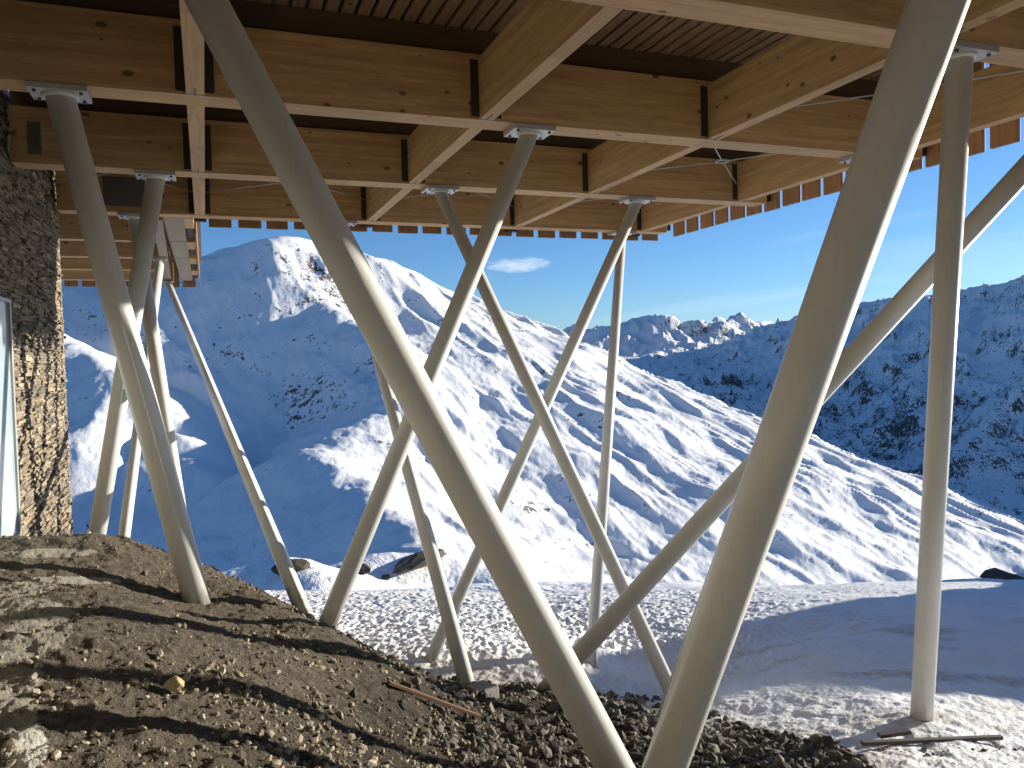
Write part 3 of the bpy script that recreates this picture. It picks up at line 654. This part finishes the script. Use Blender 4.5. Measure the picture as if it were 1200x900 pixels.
# ------------------------------------------------------------------ stones
def ico():
    t = (1 + 5 ** .5) / 2
    v = np.array([(-1, t, 0), (1, t, 0), (-1, -t, 0), (1, -t, 0), (0, -1, t), (0, 1, t), (0, -1, -t), (0, 1, -t), (t, 0, -1), (t, 0, 1), (-t, 0, -1), (-t, 0, 1)], float); v /= np.linalg.norm(v[0])
    f = np.array([(0, 11, 5), (0, 5, 1), (0, 1, 7), (0, 7, 10), (0, 10, 11), (1, 5, 9), (5, 11, 4), (11, 10, 2), (10, 7, 6), (7, 1, 8), (3, 9, 4), (3, 4, 2), (3, 2, 6), (3, 6, 8), (3, 8, 9), (4, 9, 5), (2, 4, 11), (6, 2, 10), (8, 6, 7), (9, 8, 1)])
    return v, f
IV, IF = ico()
def stones(name, C_, S_, mat, flat=.6, kind='stuff'):
    n = len(C_); q = rng.normal(size=(n, 4)); q /= np.linalg.norm(q, axis=1)[:, None]; w, x, y, z = q.T
    Rm = np.stack([np.stack([1 - 2 * (y * y + z * z), 2 * (x * y - z * w), 2 * (x * z + y * w)], -1), np.stack([2 * (x * y + z * w), 1 - 2 * (x * x + z * z), 2 * (y * z - x * w)], -1), np.stack([2 * (x * z - y * w), 2 * (y * z + x * w), 1 - 2 * (x * x + y * y)], -1)], 1)
    V_ = IV[None] * (1 + rng.uniform(-.33, .28, (n, 12, 1))) * np.stack([rng.uniform(.8, 1.35, n), rng.uniform(.6, 1.0, n), rng.uniform(.35, .8, n)], -1)[:, None]
    V_ = np.einsum('nij,nkj->nki', Rm, V_); V_[..., 2] *= .85
    V_ = V_ * S_[:, None, None] + C_[:, None]
    Fx = (IF[None] + 12 * np.arange(n)[:, None, None]).reshape(-1, 3)
    me = bpy.data.meshes.new(name); me.vertices.add(n * 12); me.vertices.foreach_set('co', V_.reshape(-1).astype(np.float32))
    me.loops.add(Fx.size); me.loops.foreach_set('vertex_index', Fx.reshape(-1).astype(np.int32)); me.polygons.add(len(Fx)); me.polygons.foreach_set('loop_start', np.arange(0, Fx.size, 3, dtype=np.int32))
    me.update(calc_edges=True); me.polygons.foreach_set('use_smooth', np.zeros(len(Fx), bool)); me.materials.append(M[mat]); o = bpy.data.objects.new(name, me); COL.objects.link(o); tag(o, kind=kind); return o
def scatter(n, tr, vr, dens, smin, smax, pw=3.0):
    t = rng.uniform(*tr, n); v = vr[0] * (vr[1] / vr[0]) ** rng.uniform(0, 1, n); u = t * v
    zg = mound_h(u, v) + rough_dirt(u, v); zs = snow_f(u, v)
    keep = dens(u, v, zg - zs, n)
    u, v, zg, zs = u[keep], v[keep], zg[keep], zs[keep]; z = np.maximum(zg, zs)
    s = smin * (smax / smin) ** (rng.uniform(0, 1, len(u)) ** pw)
    c = world(u * U, v * U, z * U + s * .25); return c, s
c_, s_ = scatter(52000, (-.75, .5), (1.1, 4.2), lambda u, v, d, n: (d > -.02) & (rng.uniform(0, 1, n) < np.where(u / v > -.42, 1.0, .45) * np.clip(.35 + 1.2 * fbm(u * 2.3, v * 2.3, 3), .12, 1)), .004, .034, 3.0)
g = stones('gravel', c_, s_, 'gravel'); tag(g, 'brown gravel strewn over the dirt mound', 'gravel')
c_, s_ = scatter(16000, (-.5, .3), (1.4, 3.9), lambda u, v, d, n: (d > 0) & (rng.uniform(0, 1, n) < smooth(-.15, .25, fbm(u * 1.9 + 7, v * 1.9, 4)) * smooth(-1.1, -.2, u)), .005, .038, 2.0)
g = stones('gravel', c_, s_, 'pale_gravel'); tag(g, 'paler broken stones in drifts down the middle of the dirt slope', 'gravel')
c_, s_ = scatter(13000, (-.32, .52), (2.3, 4.2), lambda u, v, d, n: (d > -.10) & (u > -.75) & (rng.uniform(0, 1, n) < smooth(.55, -.03, d) * smooth(-.75, -.1, u)), .007, .085, 2.1)
g = stones('rubble', c_, s_, 'rubble'); tag(g, 'dark broken rubble along the foot of the mound', 'rubble')
# fringe of rubble where dirt meets snow, front right
n = 1500; pxs = rng.uniform(735, 1010, n); pys = 903 - (rng.uniform(0, 1, n) ** .8) * np.interp(pxs, [735, 800, 900, 960, 1010], [55, 50, 42, 28, 10]) + rng.uniform(-2, 2, n)
cs = []
for a, b_ in zip(pxs, pys): 
    r_ = ray(a, b_); r_ = r_ / (r_ @ FW); vq = np.linspace(2.3, 4.2, 60); Q = r_[None] * vq[:, None]; gzz = ground_z(Q @ RT, vq); i = np.argmax(Q[:, 2] <= gzz); cs.append(Q[i] * U)
cs = np.array(cs); ss = .018 * (.085 / .018) ** (rng.uniform(0, 1, n) ** 1.5); cs[:, 2] += ss * .5
g = stones('rubble', cs, ss, 'rubble'); tag(g, 'dark wet rubble spilling on to the snow at the bottom right', 'rubble')
n = 90; pxs = rng.uniform(940, 1190, n); pys = rng.choice([880, 892, 897], n) + rng.normal(0, 3, n)
cs = np.array([gz_at(a, min(b_, 905)) * U for a, b_ in zip(pxs, pys)]); ss = rng.uniform(.008, .03, n)
g = stones('pebbles', cs, ss, 'rubble'); tag(g, 'scattered dark pebbles on the snow near the dark plank', 'pebbles')

def far_at(px, py):
    r_ = ray(px, py); r_ = r_ / (r_ @ FW); vq = np.linspace(31, 120, 600); Q = r_[None] * vq[:, None]
    hq = np.maximum(tents(Q @ RT, vq)[0], np.maximum(-9.0 - .55 * np.maximum(np.hypot(Q @ RT, vq) - 32, 0), -1150)); i = int(np.argmax(Q[:, 2] <= hq)); return Q[i] / U
def rock(name, px, py, size, mat, label, cat='rock', flat=.65, sink=.3, v=None, seed=0, sub=3, elong=(1, 1)):
    P_ = gz_at(px, py) if v is None else (far_at(px, py) if v == 'far' else atv(px, py, v))
    import bmesh
    bm = bmesh.new(); bmesh.ops.create_icosphere(bm, subdivisions=sub, radius=1.0); r2 = np.random.default_rng(seed + 5)
    planes = r2.normal(size=(14, 3)); planes /= np.linalg.norm(planes, axis=1)[:, None]; dist = r2.uniform(.55, .95, 14)
    for w_ in bm.verts:
        c = np.array(w_.co); s = 1.0
        for pn, dd in zip(planes, dist):
            q = c @ pn
            if q > dd: s = min(s, dd / q)
        c = c * s * (1 + .05 * math.sin(c[0] * 9 + seed) * math.cos(c[1] * 8 + c[2] * 7))
        w_.co = (c[0] * size * elong[0], c[1] * size * elong[1], c[2] * size * flat)
    me = bpy.data.meshes.new(name); bm.to_mesh(me); bm.free(); me.materials.append(M[mat])
    o = bpy.data.objects.new(name, me); COL.objects.link(o); o.location = (P_[0] * U, P_[1] * U, P_[2] * U + size * flat * (1 - sink * 1.6)); o.rotation_euler = (0, 0, seed * 1.3)
    tag(o, label, cat); return o
rock('foam_lump', 205, 810, .06, 'yellow', 'crumbly pale yellow lump lying on the dirt slope', 'lump', .8, .1, seed=3)
rock('rock', 628, 831, .05, 'pale_stone', 'smooth pale stone in the rubble by the leaning column foot', seed=4)
rock('rock', 208, 735, .035, 'pale_stone', 'beige stone half sunk above the yellow lump', seed=5)
rock('rock', 198, 886, .030, 'grey_stone', 'grey stone at the bottom edge in the long shadow band', seed=6)
rock('rock', 160, 762, .022, 'pale_stone', 'whitish stone left of the bare slide on the dirt slope', seed=7)
rock('rock', 172, 818, .016, 'pale_stone', 'small white stone just left of the yellow lump', seed=8)
rock('rock', 324, 790, .030, 'pale_stone', 'pale rounded stone in the middle of the gravel slope', seed=9)
rock('rock', 960, 872, .095, 'grey_stone', 'largest angular grey boulder on top of the front rubble', seed=10, elong=(1.4, 1))
rock('rock', 892, 886, .07, 'pale_stone', 'round light grey stone in the front rubble', seed=11)
rock('rock', 727, 848, .05, 'dark_rock', 'black rock standing on the snow between the two thick columns', seed=12, sink=0)
rock('rock_outcrop', 1190, 690, 1.1, 'dark_rock', 'flat brown rock outcrop poking from the snow at the far right', 'outcrop', .22, .3, v=9.0, seed=13, elong=(1.6, .6))
rock('rock_outcrop', 490, 662, 2.6, 'dark_rock', 'long dark rock ledge beyond the snow field between two columns', 'outcrop', .25, .3, v='far', seed=15, elong=(2.0, .7))
rock('rock_outcrop', 418, 668, 1.7, 'dark_rock', 'dark jagged rock right of the front centre column foot', 'outcrop', .3, .3, v='far', seed=16, elong=(1.3, .6))
rock('rock_outcrop', 344, 668, 1.3, 'dark_rock', 'dark pointed rock with snow beside it seen past the farthest thin column', 'outcrop', .5, .35, v='far', seed=17, elong=(1.3, .7))
rock('rock_outcrop', 452, 681, .8, 'dark_rock', 'small dark rock at the left tip of a low snow hump', 'outcrop', .6, .3, v='far', seed=18, elong=(1.2, .6))

def plank(px0, py0, px1, py1, w, t, mat, label, lift=.03, name='plank'):
    a = gz_at(px0, py0) * U; b_ = gz_at(px1, py1) * U; a[2] += lift; b_[2] += lift
    c = (a + b_) / 2; ex = (b_ - a); Ln = np.linalg.norm(ex); ex /= Ln; ey = np.cross((0, 0, 1), ex); ey /= np.linalg.norm(ey); ez = np.cross(ex, ey)
    rot = np.stack([ex, ey, ez], 1)
    o = MB().box((-Ln / 2, -w / 2, -t / 2), (Ln / 2, w / 2, t / 2)).build(name, mat, None, bevel=.004)
    import mathutils
    o.matrix_world = mathutils.Matrix(((*rot[0], c[0]), (*rot[1], c[1]), (*rot[2], c[2]), (0, 0, 0, 1)))
    tag(o, label, 'plank'); return o
plank(455, 808, 562, 847, .05, .03, 'rust_wood', 'rusty brown board lying down the dark dirt slope', .06)
plank(1010, 877, 1174, 870, .05, .035, 'grey_wood', 'long thin dark plank lying on the snow at bottom right', .05)
plank(1030, 868, 1066, 863, .07, .035, 'grey_wood', 'short thick offcut of dark timber on the snow behind the long plank', .05)

# ------------------------------------------------------------------ light, sky, camera
SUN = np.array([5.3, .40, 1.0]); SUN /= np.linalg.norm(SUN); el = math.asin(SUN[2]); az = math.atan2(SUN[0], SUN[1])
sl = bpy.data.lights.new('sun', 'SUN'); sl.energy = 5.0; sl.angle = math.radians(.5); sl.color = (1.0, .93, .80)
so = bpy.data.objects.new('sun', sl); COL.objects.link(so)
import mathutils
so.rotation_euler = mathutils.Vector(SUN).to_track_quat('Z', 'Y').to_euler()
w = bpy.data.worlds.new('World'); scene.world = w; w.use_nodes = True; nt = w.node_tree; bg = nt.nodes['Background']
sky = nt.nodes.new('ShaderNodeTexSky'); sky.sky_type = 'NISHITA'; sky.sun_disc = False; sky.sun_elevation = el; sky.sun_rotation = az; sky.altitude = 2000; sky.air_density = 1.0; sky.dust_density = .9; sky.ozone_density = 5.0
bg.inputs['Strength'].default_value = .09
# thin high cloud: one small lens over the far valley and faint streaks low in the sky
tc = nt.nodes.new('ShaderNodeTexCoord'); gen = tc.outputs['Generated']
def cloud(px, py, wx, wz, tilt, amp, scl=9):
    d = ray(px, py); d = d / np.linalg.norm(d)
    sx = np.array([d[1], -d[0], 0]); sx /= np.linalg.norm(sx); up = np.cross(sx, d)
    e1 = sx * math.cos(tilt) + up * math.sin(tilt); e2 = -sx * math.sin(tilt) + up * math.cos(tilt)
    def dot(vec, e):
        n = nt.nodes.new('ShaderNodeVectorMath'); n.operation = 'DOT_PRODUCT'; L(nt, vec, n.inputs[0]); n.inputs[1].default_value = tuple(e); return n.outputs['Value']
    n = nt.nodes.new('ShaderNodeVectorMath'); n.operation = 'NORMALIZE'; L(nt, gen, n.inputs[0]); g_ = n.outputs[0]
    a = math_(nt, 'DIVIDE', math_(nt, 'SUBTRACT', dot(g_, e1), float(d @ e1)), wx); b_ = math_(nt, 'DIVIDE', math_(nt, 'SUBTRACT', dot(g_, e2), float(d @ e2)), wz)
    mp = nt.nodes.new('ShaderNodeCombineXYZ'); L(nt, math_(nt, 'MULTIPLY', a, 1.4), mp.inputs[0]); L(nt, math_(nt, 'MULTIPLY', b_, .9), mp.inputs[1]); mp.inputs[2].default_value = px * .01
    nz = noise(nt, mp.outputs[0], 1.6, 5, .6, .4)
    q = math_(nt, 'ADD', math_(nt, 'MULTIPLY', a, a), math_(nt, 'MULTIPLY', b_, b_))
    k = math_(nt, 'SUBTRACT', 1.0, math_(nt, 'ADD', q, math_(nt, 'MULTIPLY', math_(nt, 'SUBTRACT', nz, .5), 2.0)))
    fwd = math_(nt, 'GREATER_THAN', dot(g_, d), .5)
    k = math_(nt, 'MULTIPLY', k, amp); k.node.use_clamp = True
    return math_(nt, 'MULTIPLY', k, fwd)
tot = cloud(606, 311, .042, .010, .02, .45)
for cc in ((870, 352, .20, .010, .10, .10), (1130, 300, .16, .03, -.05, .08), (560, 330, .05, .02, .9, .03), (1000, 268, .12, .008, .12, .05)):
    tot = math_(nt, 'ADD', tot, cloud(*cc))
mx = nt.nodes.new('ShaderNodeMix'); mx.data_type = 'RGBA'; L(nt, tot, mx.inputs[0]); L(nt, sky.outputs[0], mx.inputs[6]); mx.inputs[7].default_value = (6.5, 6.9, 7.6, 1)
L(nt, mx.outputs[2], bg.inputs['Color'])
cam = bpy.data.cameras.new('camera'); co = bpy.data.objects.new('camera', cam); COL.objects.link(co)
cam.sensor_width = 36; cam.lens = F / 1200 * 36; cam.clip_end = 60000; cam.clip_start = .05
Mx = mathutils.Matrix([[*R[0], 0], [*R[1], 0], [*R[2], 0], [0, 0, 0, 1]]); co.matrix_world = Mx
scene.camera = co
scene.render.engine = 'CYCLES'
scene.cycles.max_bounces = 8; scene.cycles.diffuse_bounces = 5; scene.cycles.use_denoising = True
vs = scene.view_settings; vs.view_transform = 'Standard'; vs.look = 'None'; vs.exposure = .9; vs.gamma = 1; vs.use_curve_mapping = False
scene.render.resolution_x = 1024; scene.render.resolution_y = 768
